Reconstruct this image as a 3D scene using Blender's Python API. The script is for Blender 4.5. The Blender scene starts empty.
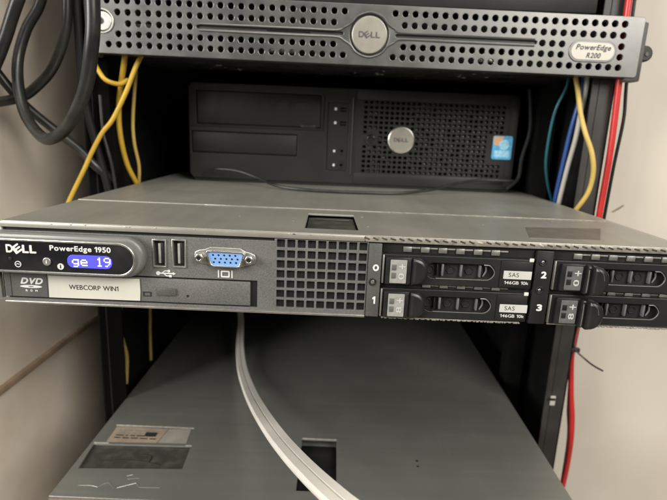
import bpy, bmesh, math, random
from mathutils import Vector, Matrix

# ---------------------------------------------------------------- units: scene is laid out in "units" of 1.16 mm
K = 0.00116
EYE = 1.25                                   # camera height in metres
SC = bpy.context.scene
COL = SC.collection
random.seed(7)

# ---------------------------------------------------------------- camera
P, R = math.radians(13.26), math.radians(2.4)
right = Vector((1, 0, 0)); fwd = Vector((0, math.cos(P), -math.sin(P))); up = Vector((0, math.sin(P), math.cos(P)))
cxv = right * math.cos(R) + up * math.sin(R)
cuv = -right * math.sin(R) + up * math.cos(R)
cam_d = bpy.data.cameras.new('camera')
cam = bpy.data.objects.new('camera', cam_d); COL.objects.link(cam)
m = Matrix((cxv, cuv, -fwd)).transposed().to_4x4(); m.translation = Vector((0, 0, EYE))
cam.matrix_world = m
cam_d.sensor_width = 36; cam_d.lens = 505 / 667 * 36
cam_d.clip_start = 0.01; cam_d.clip_end = 50
cam_d.dof.use_dof = True
cam_d.dof.focus_distance = 0.33; cam_d.dof.aperture_fstop = 9.0
SC.camera = cam

# ---------------------------------------------------------------- world, lamps, exposure
w = bpy.data.worlds.new('World'); SC.world = w; w.use_nodes = True
bg = w.node_tree.nodes['Background']; bg.inputs[0].default_value = (1.0, 0.93, 0.82, 1); bg.inputs[1].default_value = 0.09

def area(name, loc, target, size, power, color):
    d = bpy.data.lights.new(name, 'AREA'); d.shape = 'RECTANGLE'; d.size = size[0]; d.size_y = size[1]
    d.energy = power; d.color = color
    o = bpy.data.objects.new(name, d); COL.objects.link(o)
    o.location = loc
    o.rotation_euler = (Vector(target) - Vector(loc)).to_track_quat('-Z', 'Y').to_euler()
    return o
area('left_soft_light', (-1.65, -0.75, 1.85), (0.10, 0.5, 1.2), (1.0, 1.0), 66, (1.0, 0.97, 0.92))  # unseen soft area light placed behind left
area('room_light', (1.15, -1.2, 2.3), (-0.2, 0.5, 1.2), (1.0, 1.0), 58, (1.0, 0.95, 0.87))
area('ceiling_light', (0.05, -0.55, 2.6), (0.05, 0.45, 1.2), (1.2, 0.7), 15, (1.0, 0.95, 0.86))
SC.view_settings.view_transform = 'Standard'; SC.view_settings.look = 'None'
SC.view_settings.exposure = -0.15; SC.view_settings.gamma = 1.0

# ---------------------------------------------------------------- materials
def mat(name, base, metal=0.0, rough=0.5, vary=0.0, vscale=60, stretch=(1, 1, 1), bump=0.0, bscale=900,
        dust=0.0, dustcol=(0.42, 0.38, 0.31), dscale=35, specks=0.0, speckcol=(0.7, 0.68, 0.62), sscale=420,
        rvary=0.0, scr=0.0, emit=None, estr=0.0, grain=0.0, gscale=1500, spec=0.5):
    mt = bpy.data.materials.new(name); mt.use_nodes = True
    nt = mt.node_tree; N = nt.nodes; L = nt.links
    b = N['Principled BSDF']
    b.inputs['Metallic'].default_value = metal; b.inputs['Roughness'].default_value = rough
    b.inputs['Specular IOR Level'].default_value = spec
    tc = N.new('ShaderNodeTexCoord'); mp = N.new('ShaderNodeMapping'); mp.inputs['Scale'].default_value = stretch
    L.new(tc.outputs['Object'], mp.inputs[0])
    def noise(s, det=4, src=None):
        n = N.new('ShaderNodeTexNoise'); n.inputs['Scale'].default_value = s; n.inputs['Detail'].default_value = det
        L.new((src or mp).outputs[0 if src is None else 'Object'], n.inputs['Vector']); return n.outputs['Fac']
    def ramp(fac, p0, p1, v0=0.0, v1=1.0):
        r = N.new('ShaderNodeMapRange'); r.inputs[1].default_value = p0; r.inputs[2].default_value = p1
        r.inputs[3].default_value = v0; r.inputs[4].default_value = v1; L.new(fac, r.inputs[0]); return r.outputs[0]
    def mix(fac, a, c):
        x = N.new('ShaderNodeMix'); x.data_type = 'RGBA'
        if hasattr(fac, 'node'): L.new(fac, x.inputs[0])
        else: x.inputs[0].default_value = fac
        for s, v in ((6, a), (7, c)):
            if hasattr(v, 'node'): L.new(v, x.inputs[s])
            else: x.inputs[s].default_value = (*v, 1)
        return x.outputs[2]
    col = None
    base = tuple(base)
    cur = base
    if vary:
        cur = mix(ramp(noise(vscale), 0.3, 0.7), tuple(c * (1 - vary) for c in base), tuple(min(1, c * (1 + vary)) for c in base))
    if grain:
        cur = mix(ramp(noise(gscale, 2, tc), 0.32, 0.68), cur, tuple(min(1, c * (1 + 2 * grain)) for c in base)) if not isinstance(cur, tuple) else \
              mix(ramp(noise(gscale, 2, tc), 0.32, 0.68), tuple(c * (1 - grain) for c in base), tuple(min(1, c * (1 + grain)) for c in base))
    if dust:
        f = ramp(noise(dscale, 6, tc), 0.45, 0.75, 0, dust); cur = mix(f, cur, dustcol)
        mm = N.new('ShaderNodeMath'); mm.operation = 'MULTIPLY_ADD'; L.new(f, mm.inputs[0]); mm.inputs[1].default_value = -metal; mm.inputs[2].default_value = metal
        L.new(mm.outputs[0], b.inputs['Metallic'])
    if specks:
        f = ramp(noise(sscale, 3, tc), 0.78 - specks * .1, 0.8 - specks * .1); cur = mix(f, cur, speckcol)
    if scr:
        for rot, sc in ((0.5, (1100, 14, 1)), (-0.9, (900, 20, 1)), (1.45, (1300, 9, 1))):
            m2 = N.new('ShaderNodeMapping'); m2.inputs['Rotation'].default_value = (0, 0, rot); m2.inputs['Scale'].default_value = sc
            L.new(tc.outputs['Object'], m2.inputs[0])
            n2 = N.new('ShaderNodeTexNoise'); n2.inputs['Scale'].default_value = 1.0; n2.inputs['Detail'].default_value = 1.5
            L.new(m2.outputs[0], n2.inputs['Vector'])
            msk = ramp(noise(9, 2, tc), 0.5, 0.68)
            mu = N.new('ShaderNodeMath'); mu.operation = 'MULTIPLY'
            L.new(ramp(n2.outputs['Fac'], 0.70, 0.76, 0, scr), mu.inputs[0]); L.new(msk, mu.inputs[1])
            cur = mix(mu.outputs[0], cur, tuple(min(.8, c * 2.0) for c in base))
    if isinstance(cur, tuple): b.inputs['Base Color'].default_value = (*cur, 1)
    else: L.new(cur, b.inputs['Base Color'])
    if rvary:
        L.new(ramp(noise(vscale * 1.7) if tuple(stretch) == (1, 1, 1) else noise(15, 6, tc), 0.3, 0.7, max(0.02, rough - rvary), rough + rvary), b.inputs['Roughness'])
    if bump:
        bp = N.new('ShaderNodeBump'); bp.inputs['Strength'].default_value = bump; bp.inputs['Distance'].default_value = 0.0004
        L.new(noise(bscale, 3, tc), bp.inputs['Height']); L.new(bp.outputs[0], b.inputs['Normal'])
    if emit:
        b.inputs['Emission Color'].default_value = (*emit, 1); b.inputs['Emission Strength'].default_value = estr
    return mt

M = {}
M['wall'] = mat('painted_plaster', (0.56, 0.515, 0.45), 0, 0.8, vary=0.05, vscale=6, bump=0.25, bscale=140, dust=0.25, dustcol=(0.46, 0.39, 0.31), dscale=10, specks=0.3, speckcol=(.36, .30, .23), sscale=38)
M['wall_tan'] = mat('tan_plaster', (0.80, 0.71, 0.60), 0, 0.75, vary=0.10, vscale=11, bump=0.4, bscale=130, dust=0.35, dustcol=(0.36, 0.27, 0.19), dscale=8, specks=0.3, speckcol=(.30, .23, .16), sscale=38)
M['floor'] = mat('floor_tile', (0.22, 0.18, 0.14), 0, 0.5, vary=0.15, vscale=8)
M['batten'] = mat('brown_batten', (0.26, 0.19, 0.13), 0, 0.6, vary=0.25, vscale=30)
M['rack'] = mat('rack_black', (0.008, 0.008, 0.008), 0, 0.7, vary=0.3, vscale=40, bump=0.2, bscale=700, spec=0.12)
M['rack_shaded'] = mat('rack_shaded_black', (0.004, 0.004, 0.004), 0, 0.9, spec=0.03)  # left front post only: its shade is put into a darker colour
M['post'] = mat('post_black', (0.022, 0.020, 0.019), 0, 0.5, vary=0.2, vscale=40, bump=0.2, bscale=700, dust=0.2, dustcol=(.10, .09, .08))
M['black_steel'] = mat('black_painted_steel', (0.014, 0.014, 0.014), 0, 0.32, vary=0.3, vscale=30, rvary=0.1, specks=0.55, sscale=260, dust=0.12, dustcol=(.12, .11, .10))
M['silver'] = mat('silver_bezel', (0.165, 0.164, 0.162), 0.82, 0.34, vary=0.05, vscale=40, grain=0.07, gscale=2600, bump=0.06, bscale=1800, rvary=0.05)
M['bezel_dark'] = mat('bezel_groove', (0.05, 0.05, 0.05), 0.3, 0.4)
M['logo_disc'] = mat('champagne_disc', (0.36, 0.345, 0.30), 0.6, 0.36, vary=0.08, vscale=120)
M['logo_ink'] = mat('logo_ink', (0.09, 0.087, 0.08), 0.3, 0.4)
M['badge'] = mat('badge_plate', (0.42, 0.40, 0.36), 0.3, 0.4, vary=0.04)
M['ink'] = mat('black_ink', (0.02, 0.02, 0.02), 0, 0.5)
M['white_ink'] = mat('white_ink', (0.58, 0.58, 0.57), 0, 0.5)
M['grey_ink'] = mat('grey_ink', (0.16, 0.16, 0.16), 0, 0.5)
M['chrome'] = mat('bright_metal', (0.75, 0.74, 0.71), 1.0, 0.28, vary=0.08, vscale=300)
M['dark_chrome'] = mat('dull_metal', (0.42, 0.41, 0.38), 0.9, 0.4, vary=0.15, vscale=150)
M['void'] = mat('dark_interior', (0.006, 0.006, 0.006), 0, 0.8)
M['grey'] = mat('speckled_grey_plastic', (0.090, 0.089, 0.087), 0.15, 0.48, vary=0.05, vscale=50, grain=0.28, gscale=1700, bump=0.45, bscale=1500, dust=0.08)
M['grey_dark'] = mat('dark_grey_plastic', (0.065, 0.065, 0.064), 0.1, 0.5, grain=0.25, gscale=1700, bump=0.35, bscale=1500, dust=0.1)
M['pod'] = mat('satin_grey_pod', (0.15, 0.15, 0.147), 0.25, 0.42, grain=0.08, gscale=2400, bump=0.05)
M['gloss_black'] = mat('gloss_black', (0.008, 0.008, 0.010), 0, 0.22, dust=0.04)
M['black'] = mat('black_plastic', (0.010, 0.010, 0.010), 0, 0.42, vary=0.2, bump=0.15, bscale=1500, spec=0.4, dust=0.05, dustcol=(.15, .14, .12))
M['lever'] = mat('lever_black', (0.010, 0.010, 0.010), 0, 0.34, dust=0.06, dustcol=(.15, .14, .12))
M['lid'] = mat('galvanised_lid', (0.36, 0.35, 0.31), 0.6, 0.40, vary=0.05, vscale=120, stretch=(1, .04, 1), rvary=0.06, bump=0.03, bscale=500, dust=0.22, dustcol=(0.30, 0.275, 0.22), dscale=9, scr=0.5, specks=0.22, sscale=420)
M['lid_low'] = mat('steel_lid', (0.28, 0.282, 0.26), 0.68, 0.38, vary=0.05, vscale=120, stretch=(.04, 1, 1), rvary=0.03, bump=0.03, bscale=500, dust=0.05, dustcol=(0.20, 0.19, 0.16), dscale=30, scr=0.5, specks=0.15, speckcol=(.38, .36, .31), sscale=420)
M['mark'] = mat('indicator_mark', (0.42, 0.42, 0.41), 0, 0.5)
M['lip'] = mat('worn_steel_edge', (0.30, 0.285, 0.25), 0.6, 0.5, vary=0.3, vscale=300, bump=0.15, bscale=700, dust=0.5, dustcol=(0.20, 0.17, 0.12), dscale=120)
M['latch'] = mat('latch_black', (0.035, 0.034, 0.03), 0, 0.42, dust=0.4, dustcol=(.12, .11, .085), dscale=90)
M['tint'] = mat('dark_foil', (0.17, 0.155, 0.13), 0.5, 0.5, vary=0.15, vscale=90)
M['paper'] = mat('label_paper', (0.48, 0.475, 0.42), 0, 0.6, vary=0.05, vscale=60, bump=0.15, bscale=300)
M['paper_small'] = mat('small_label', (0.46, 0.455, 0.43), 0, 0.5, vary=0.05, vscale=200)
M['paper_old'] = mat('aged_label', (0.25, 0.20, 0.145), 0, 0.6, vary=0.2, vscale=60)
M['paper_old2'] = mat('aged_label_grey', (0.22, 0.21, 0.18), 0, 0.6, vary=0.15, vscale=60)
M['label_grey'] = mat('indicator_grey', (0.10, 0.10, 0.10), 0, 0.5, vary=0.15, vscale=300)
M['label_light'] = mat('indicator_light', (0.27, 0.265, 0.25), 0, 0.45, vary=0.1, vscale=300)
M['scratch'] = mat('bare_scratch', (0.55, 0.53, 0.47), 0.6, 0.5, vary=0.3, vscale=300)
M['lcd'] = mat('lcd_backlit', (0.05, 0.05, 0.5), 0, 0.3, emit=(0.11, 0.10, 0.80), estr=0.75)
M['lcd_text'] = mat('lcd_text', (0.6, 0.6, 0.9), 0, 0.3, emit=(0.70, 0.70, 1.0), estr=0.9)
M['vga'] = mat('blue_port_plastic', (0.17, 0.31, 0.58), 0, 0.4)
M['clear_plastic'] = mat('milky_plastic', (0.55, 0.55, 0.49), 0, 0.35, vary=0.2, vscale=200)
M['pc'] = mat('pc_black_plastic', (0.011, 0.011, 0.0105), 0, 0.45, vary=0.1, vscale=30, bump=0.1, bscale=1400, spec=0.35, dust=0.03, dustcol=(.12, .11, .09))
M['pc_bay'] = mat('pc_bay_plastic', (0.008, 0.008, 0.008), 0, 0.5, spec=0.35, bump=0.1, bscale=1400)
M['pc_mesh'] = mat('pc_inner_metal', (0.33, 0.32, 0.29), 0.7, 0.45, vary=0.3, vscale=200)
M['stk_blue'] = mat('sticker_blue', (0.08, 0.36, 0.62), 0, 0.4, vary=0.3, vscale=300)
M['stk_light'] = mat('sticker_light', (0.30, 0.58, 0.75), 0, 0.4, vary=0.2, vscale=300)
M['stk_orange'] = mat('sticker_orange', (0.62, 0.36, 0.20), 0, 0.4)
M['cord'] = mat('black_rubber', (0.012, 0.012, 0.012), 0, 0.36, vary=0.2, vscale=60, dust=0.12, dustcol=(.13, .12, .10), dscale=60)
M['cord_dark'] = mat('dull_black_rubber', (0.008, 0.008, 0.008), 0, 0.6, spec=0.2)
M['yellow'] = mat('yellow_pvc', (0.50, 0.32, 0.03), 0, 0.42, vary=0.1, vscale=60)
M['yellow2'] = mat('dull_yellow_pvc', (0.46, 0.33, 0.085), 0, 0.45, vary=0.1, vscale=60)  # paler yellow; on the dim left cables it also stands in for shade
M['red'] = mat('red_pvc', (0.45, 0.022, 0.022), 0, 0.35, vary=0.1, vscale=60)
M['blue'] = mat('blue_pvc', (0.02, 0.06, 0.22), 0, 0.4)
M['teal'] = mat('teal_pvc', (0.008, 0.075, 0.10), 0, 0.4)
M['whitec'] = mat('white_pvc', (0.42, 0.40, 0.36), 0, 0.42, vary=0.05)
M['flatc'] = mat('ivory_pvc', (0.66, 0.635, 0.58), 0, 0.45, vary=0.06, vscale=30)

# ---------------------------------------------------------------- mesh builder
def vadd(bm, T, vs, fs, mi, smooth=True):
    nv = [bm.verts.new(T @ Vector(v)) for v in vs]
    for f in fs:
        try:
            fc = bm.faces.new([nv[i] for i in f]); fc.material_index = mi; fc.smooth = smooth
        except ValueError:
            pass

FACE = Matrix.Rotation(math.radians(90), 4, 'X')      # curve plane XY -> world XZ, curve +Z -> world -Y (towards the viewer)

class MB:
    def __init__(s):
        s.bm = bmesh.new(); s.mats = []
    def mi(s, name):
        if name not in s.mats: s.mats.append(name)
        return s.mats.index(name)
    def box(s, x0, x1, y0, y1, z0, z1, mt, bevel=0.0, seg=2, T=None):
        b = bmesh.new()
        c = Vector(((x0 + x1) / 2, (y0 + y1) / 2, (z0 + z1) / 2))
        bmesh.ops.create_cube(b, size=1, matrix=Matrix.Translation(c) @ Matrix.Diagonal((abs(x1 - x0), abs(y1 - y0), abs(z1 - z0), 1)))
        if bevel: bmesh.ops.bevel(b, geom=b.edges[:], offset=bevel, segments=seg, profile=0.5, affect='EDGES', clamp_overlap=True)
        s.take(b, mt, T)
    def take(s, b, mt, T=None):
        T = T or Matrix.Identity(4); b.verts.index_update()
        vadd(s.bm, T, [v.co.copy() for v in b.verts], [[v.index for v in f.verts] for f in b.faces], s.mi(mt)); b.free()
    def mesh(s, me, mt, T):
        vadd(s.bm, T, [v.co.copy() for v in me.vertices], [list(p.vertices) for p in me.polygons], s.mi(mt))
    def curve(s, loops, depth, mt, T, bevel=0.0):
        """filled 2D outline(s) with holes, depth along local +Z centred; T maps to the scene"""
        cu = bpy.data.curves.new('tmp', 'CURVE'); cu.dimensions = '2D'; cu.fill_mode = 'BOTH'
        for lp in loops:
            sp = cu.splines.new('POLY'); sp.points.add(len(lp) - 1); sp.use_cyclic_u = True
            for p, q in zip(sp.points, lp): p.co = (q[0], q[1], 0, 1)
        cu.extrude = max(1e-4, depth / 2 - bevel); cu.bevel_depth = bevel; cu.bevel_resolution = 2; cu.offset = -bevel
        o = bpy.data.objects.new('tmp', cu); me = bpy.data.meshes.new_from_object(o)
        s.mesh(me, mt, T)
        bpy.data.objects.remove(o); bpy.data.curves.remove(cu); bpy.data.meshes.remove(me)
    def front(s, loops, y0, y1, mt, bevel=0.0):
        """outline(s) in (X, Z), front face at y0, back at y1"""
        s.curve(loops, y1 - y0, mt, Matrix.Translation((0, (y0 + y1) / 2, 0)) @ FACE, bevel)
    def plan(s, loops, z0, z1, mt, bevel=0.0):
        s.curve(loops, z1 - z0, mt, Matrix.Translation((0, 0, (z0 + z1) / 2)), bevel)
    def tube(s, pts, r, mt, n=12, smooth=6, flat=None):
        pts = [Vector(p) for p in pts]
        if smooth: pts = catmull(pts, smooth)
        rr = r if callable(r) else (lambda t: r)
        t0 = (pts[1] - pts[0]).normalized()
        nrm = t0.orthogonal().normalized()
        if flat: nrm = (Vector(flat) - t0 * t0.dot(Vector(flat))).normalized()
        vs = []; fs = []
        for i, p in enumerate(pts):
            t = (pts[min(i + 1, len(pts) - 1)] - pts[max(i - 1, 0)]).normalized()
            nrm = (nrm - t * t.dot(nrm)).normalized(); bi = t.cross(nrm)
            for k in range(n):
                a = 2 * math.pi * k / n; rad = rr(i / (len(pts) - 1))
                vs.append(p + (nrm * math.cos(a) + bi * math.sin(a)) * rad)
        for i in range(len(pts) - 1):
            for k in range(n):
                fs.append([i * n + k, i * n + (k + 1) % n, (i + 1) * n + (k + 1) % n, (i + 1) * n + k])
        fs.append(list(range(n))[::-1]); fs.append([(len(pts) - 1) * n + k for k in range(n)])
        vadd(s.bm, Matrix.Identity(4), vs, fs, s.mi(mt))
    def text(s, string, x0, x1, z0, z1, y, mt, depth=0.25, bold=0.0, shear=0.0, T=None, tilt=0.0, plan=False):
        vs = []; fs = []; x = 0.0
        for ch in string:
            if ch == ' ': x += 0.30; continue
            if ch == '1':
                pv = [(.22, .0), (.32, .0), (.32, .70), (.23, .70), (.06, .56), (.06, .47), (.22, .58)]; pf = [(0, 1, 2, 6), (6, 2, 3), (6, 3, 4, 5)]
            else:
                cu = bpy.data.curves.new('tmp', 'FONT'); cu.body = ch; cu.size = 1
                o = bpy.data.objects.new('tmp', cu); me = bpy.data.meshes.new_from_object(o)
                pv = [(v.co.x, v.co.y) for v in me.vertices]; pf = [tuple(p.vertices) for p in me.polygons]
                bpy.data.objects.remove(o); bpy.data.curves.remove(cu); bpy.data.meshes.remove(me)
            lo = min(p[0] for p in pv); wd = max(p[0] for p in pv) - lo; n0 = len(vs)
            vs += [(x + p[0] - lo + shear * p[1], p[1]) for p in pv]; fs += [[n0 + k for k in f] for f in pf]
            x += wd + 0.085 + bold
        a, b = min(v[0] for v in vs), max(v[0] for v in vs); c, d = min(v[1] for v in vs), max(v[1] for v in vs)
        sx = (x1 - x0) / (b - a + 2 * bold); sy = (z1 - z0) / (d - c + 2 * bold)
        base = Matrix.Translation((0, 0, y)) if plan else Matrix.Translation((0, y, 0)) @ FACE
        copies = [(0, 0)] if not bold else [(0, 0)] + [(bold * math.cos(k * math.pi / 4), bold * math.sin(k * math.pi / 4)) for k in range(8)]
        for k, (dx, dy) in enumerate(copies):
            A = base @ Matrix.Translation(((x0 + x1) / 2, (z0 + z1) / 2, k * 0.012)) @ Matrix.Rotation(tilt, 4, 'Z') @ Matrix.Diagonal((sx, sy, 1, 1)) @ Matrix.Translation((dx - (a + b) / 2, dy - (c + d) / 2, 0))
            vadd(s.bm, (T or Matrix.Identity(4)) @ A, [(v[0], v[1], 0) for v in vs], fs, s.mi(mt), False)
    def pixels(s, rows, x0, x1, z0, z1, y, mt):
        nx, nz = len(rows[0]), len(rows); px = (x1 - x0) / nx; pz = (z1 - z0) / nz
        for r_, row in enumerate(rows):
            for c_, ch in enumerate(row):
                if ch == '#': s.box(x0 + c_ * px + .04 * px, x0 + (c_ + 1) * px - .04 * px, y, y + .15, z1 - (r_ + 1) * pz + .04 * pz, z1 - r_ * pz - .04 * pz, mt)
    def build(s, name, parent=None):
        me = bpy.data.meshes.new(name)
        vs = [v.co.copy() for v in s.bm.verts]
        lo = Vector([min(v[i] for v in vs) for i in range(3)]); hi = Vector([max(v[i] for v in vs) for i in range(3)])
        c = (lo + hi) / 2
        for v in s.bm.verts: v.co = (v.co - c) * K
        bmesh.ops.recalc_face_normals(s.bm, faces=s.bm.faces[:])
        s.bm.to_mesh(me); s.bm.free()
        for n in s.mats: me.materials.append(M[n])
        me.set_sharp_from_angle(angle=math.radians(38))
        o = bpy.data.objects.new(name, me); COL.objects.link(o)
        wl = c * K + Vector((0, 0, EYE))
        if parent is not None:
            o.parent = parent; o.location = wl - WORLD[parent.name]
        else: o.location = wl
        WORLD[o.name] = wl
        return o
WORLD = {}

def catmull(p, n):
    out = []
    q = [p[0] * 2 - p[1]] + p + [p[-1] * 2 - p[-2]]
    for i in range(1, len(q) - 2):
        for k in range(n):
            t = k / n; a, b, c, d = q[i - 1], q[i], q[i + 1], q[i + 2]
            out.append(0.5 * ((2 * b) + (c - a) * t + (2 * a - 5 * b + 4 * c - d) * t * t + (3 * b - a - 3 * c + d) * t ** 3))
    out.append(p[-1]); return out
def rect(x0, x1, z0, z1): return [(x0, z0), (x1, z0), (x1, z1), (x0, z1)]
def circ(x, z, r, n=20): return [(x + r * math.cos(2 * math.pi * k / n), z + r * math.sin(2 * math.pi * k / n)) for k in range(n)]
def rrect(x0, x1, z0, z1, r, n=6):
    out = []
    for cx, cz, a0 in ((x1 - r, z1 - r, 0), (x0 + r, z1 - r, 90), (x0 + r, z0 + r, 180), (x1 - r, z0 + r, 270)):
        for k in range(n + 1):
            a = math.radians(a0 + 90 * k / n); out.append((cx + r * math.cos(a), cz + r * math.sin(a)))
    return out
def thing(name, label, cat, base, group=None, ry=0.0):
    o = bpy.data.objects.new(name, None); COL.objects.link(o); o.empty_display_size = 0.05
    o.location = Vector(base) * K + Vector((0, 0, EYE)); o.rotation_euler = (0, ry, 0)
    WORLD[o.name] = o.location.copy()
    o['label'] = label; o['category'] = cat
    if group: o['group'] = group
    return o
def tag(o, label=None, cat=None, group=None, kind=None):
    for k, v in (('label', label), ('category', cat), ('group', group), ('kind', kind)):
        if v: o[k] = v
    return o

# ================================================================ setting
FZ = -900
def slab(name, *a):
    b = MB(); b.box(*a); return tag(b.build(name), kind='structure')
b = MB(); b.box(236, 1500, 500, 1500, FZ, 1100, 'wall')
b.front([[(274, -67), (279, -63.5), (285, -59.4), (286, -60.4), (281, -64.6), (276, -67.6)]], 499.8, 499.95, 'batten')
tag(b.build('wall_right'), kind='structure')
slab('wall_left', -330, -296, 352, 1500, FZ, 1100, 'wall_tan')
slab('wall_back', -330, 235.5, 1500.5, 1530, FZ, 1100, 'wall')
slab('floor', -1500, 1500, -1600, 1530, FZ - 30, FZ - 0.5, 'floor')
b = MB(); b.box(-295.9, -291.5, 354, 1490, -243, -236, 'batten', 1.2)
tag(b.build('wall_batten'), 'narrow brown batten running along the tan left wall', 'batten')

# ================================================================ rack
rk = thing('server_rack', 'open black server rack with dark interior and steel front posts', 'rack', (5, 700, FZ))
def post(x0, x1, y0, y1, side, front_m='post'):
    b = MB()
    holes = [rect((x0 + x1) / 2 - 3, (x0 + x1) / 2 + 3, z, z + 6) for z in range(FZ + 20, 420, 14)]
    b.front([rect(x0, x1, FZ, 430)], y0, y0 + 2, front_m, 0.4)
    b.box(x0 + 2.5 if side > 0 else x0 + .01, x1 - .01 if side > 0 else x1 - 2.5, y0 + 2.2, y1, FZ, 430, front_m)
    b.front([rect(x0 + (x1 - x0) * .30, x0 + (x1 - x0) * .34, FZ + 2, 428)], y0 - .25, y0 - .01, 'void')
    return b.build('post', rk)
post(210, 227.5, 443, 449, 1); post(-216, -195, 443, 449, -1, 'rack_shaded')
post(206, 227.5, 985, 998, 1); post(-216, -195, 985, 998, -1)
for x in (228, -219):
    b = MB(); b.box(x, x + 2.5, 446, 1040, FZ, 430, 'rack', .3); b.build('side_panel', rk)
b = MB(); b.box(-219, 230.5, 1041, 1044, FZ, 430, 'rack'); b.build('back_panel', rk)
b = MB(); b.box(-219, 230.5, 440, 1044, 430.5, 440, 'rack', 1); b.build('top_panel', rk)
b = MB(); b.box(-219, 230.5, 446, 1040, FZ + 30, FZ + 36, 'rack', 1); b.build('base_panel', rk)
for x0, z in ((201.3, -92), (-187.5, -92), (201.3, 62), (-193.4, 62), (188, -296), (-194, -296)):
    b = MB(); b.box(x0, x0 + 3.2, 452, 984, z, z + 22, 'rack', .4); b.build('slide_rail', rk)
b = MB(); b.box(198, 216, 520, 540, FZ + 40, 428, 'rack', .6); b.build('cable_channel', rk)
# equipment above
ab = thing('equipment_case', 'dark case mounted directly above the perforated silver server', 'equipment', (20, 700, 99))
b = MB(); b.box(-188, 200, 445, 980, 99, 140, 'black_steel', 1.0); b.build('chassis', ab)
b = MB(); b.box(-190, 203, 440, 444.8, 100, 141, 'black', 1.2); b.build('front_panel', ab)

# ================================================================ top server (silver perforated bezel)
GR = 'rack servers stacked in the black rack'
ts = thing('rack_server', 'slim rack server with silver perforated bezel, round disc logo in the middle, topmost server', 'server', (21.2, 428, 53), GR, math.radians(0.27))
b = MB()
b.box(-186, 199.5, 440.5, 985, 53.2, 92.5, 'black_steel', .8)
random.seed(11)
for xc, yc, n in ((-45, 560, 12), (5, 600, 9), (75, 560, 10), (135, 540, 8), (120, 470, 7), (-110, 500, 6), (30, 480, 5)):
    for k in range(n):
        x, y = xc + random.gauss(0, 9), yc + random.gauss(0, 16)
        b.box(x, x + random.uniform(.5, 3.2), y, y + random.uniform(.6, 4), 53.05, 53.3, 'scratch', .05)
for i, (x0, x1) in enumerate(((-170, -152), (-60, -38), (62, 78), (112, 128), (-120, -100))):
    b.box(x0, x1, 438.2, 439.4, 74 - 14 * (i % 2), 77 - 14 * (i % 2), 'dark_chrome', .3)
b.build('chassis', ts)
cx0, cz0 = 21.2, 75.0
colx = lambda c: cx0 + c * (8.13 if c < 0 else 7.83)
rowz = (91.6, 83.2, 75.0, 67.1, 59.2)
holes = []
for ri, z in enumerate(rowz):
    for k in range(52):
        c = k - 25.5
        a = abs(c)
        if c < 0:
            if ri in (0, 4): ok = c <= -2.5
            elif ri in (1, 3): ok = -24.5 <= c <= -3.5
            else: ok = -23.5 <= c <= -17.5
        else:
            if ri in (0, 4): ok = c >= 2.5
            elif ri == 1: ok = c >= 3.5
            elif ri == 3: ok = 3.5 <= c <= 19.5 or c == 25.5
            else: ok = 17.5 <= c <= 19.5 or c == 25.5
        if ok: holes.append((colx(c), z))
holes = [h for h in holes if not (174 < h[0] < 218 and 60 < h[1] < 80)]
ring_r = 15.6
slotl = rrect(-116, cx0 - ring_r - 5, 73.9, 76.6, 1.3); slotr = rrect(cx0 + ring_r + 5, 154, 73.9, 76.6, 1.3)
b = MB()
b.front([rrect(-197, 236.5, 52.2, 97.5, 2.5)] + [circ(x, z, 2.45, 18) for x, z in holes] + [slotl, slotr, circ(cx0, cz0, ring_r, 40), circ(-190.2, 76.3, 9.6, 32)], 428, 431, 'silver', 0.35)
b.front([rrect(-197, 236.5, 52.2, 97.5, 2.5), rrect(-194.5, 234, 54.6, 95.2, 1.5)], 431.05, 439.5, 'silver', 0.3)
b.build('bezel', ts)
b = MB()
b.box(-194, 233.5, 438.8, 440.2, 55, 95, 'void')
b.box(-116, cx0 - ring_r - 5, 430.2, 431.8, 73.5, 77, 'bezel_dark'); b.box(cx0 + ring_r + 5, 154, 430.2, 431.8, 73.5, 77, 'bezel_dark')
b.box(-60, -26, 429.4, 429.9, 74.9, 75.5, 'gloss_black')
b.build('bezel_backing', ts)
# eye-shaped ridge round the logo
b = MB()
for sg in (1, -1):
    pts = [(-113, 427.9, cz0 + sg * 2.4)] + [(x, 427.9, cz0 + sg * 2.5) for x in (-70, -30, -5)] + \
          [(cx0 - 19.5, 427.8, cz0 + sg * 5.2)] + [(cx0 + 16.6 * math.cos(math.radians(a)), 427.7, cz0 + sg * 16.6 * math.sin(math.radians(a))) for a in (150, 125, 90, 55, 30)] + \
          [(cx0 + 19.5, 427.8, cz0 + sg * 5.2)] + [(x, 427.9, cz0 + sg * 2.5) for x in (47, 80, 120)] + [(152, 427.9, cz0 + sg * 2.4)]
    b.tube(pts, 0.75, 'silver', 8, 5)
b.build('raised_trim', ts)
b = MB()
b.front([circ(cx0, cz0, 15.2, 40)], 429.2, 432, 'bezel_dark')
b.front([circ(cx0, cz0, 14.0, 40)], 427.2, 429.1, 'logo_disc', 0.6)
for ch, x0, x1, tl in (('D', 12.6, 16.8, 0), ('E', 16.9, 21.4, 0.6), ('L', 22.0, 25.6, 0), ('L', 26.0, 29.6, 0)):
    b.text(ch, x0, x1, 72.8, 77.4, 427.15, 'logo_ink', .2, .03, tilt=tl)
b.build('logo_disc', ts)
b = MB()
b.front([rrect(179.5, 217.2, 62.4, 78.6, 8)], 427.3, 428.4, 'silver', .5)
b.front([rrect(181.3, 215.4, 64, 77, 6.4)], 426.9, 427.28, 'badge', .15)
b.text('PowerEdge', 184.6, 212.4, 70.2, 75.4, 426.8, 'ink', .2, .02, .25)
b.text('R200', 193.5, 205, 65.4, 69.4, 426.8, 'ink', .2, .02, .25)
b.build('name_badge', ts)
b = MB()
b.front([circ(-190.2, 76.3, 9.4, 32), circ(-190.2, 76.3, 7.9, 32)], 427.2, 430.5, 'dark_chrome', .3)
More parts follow.
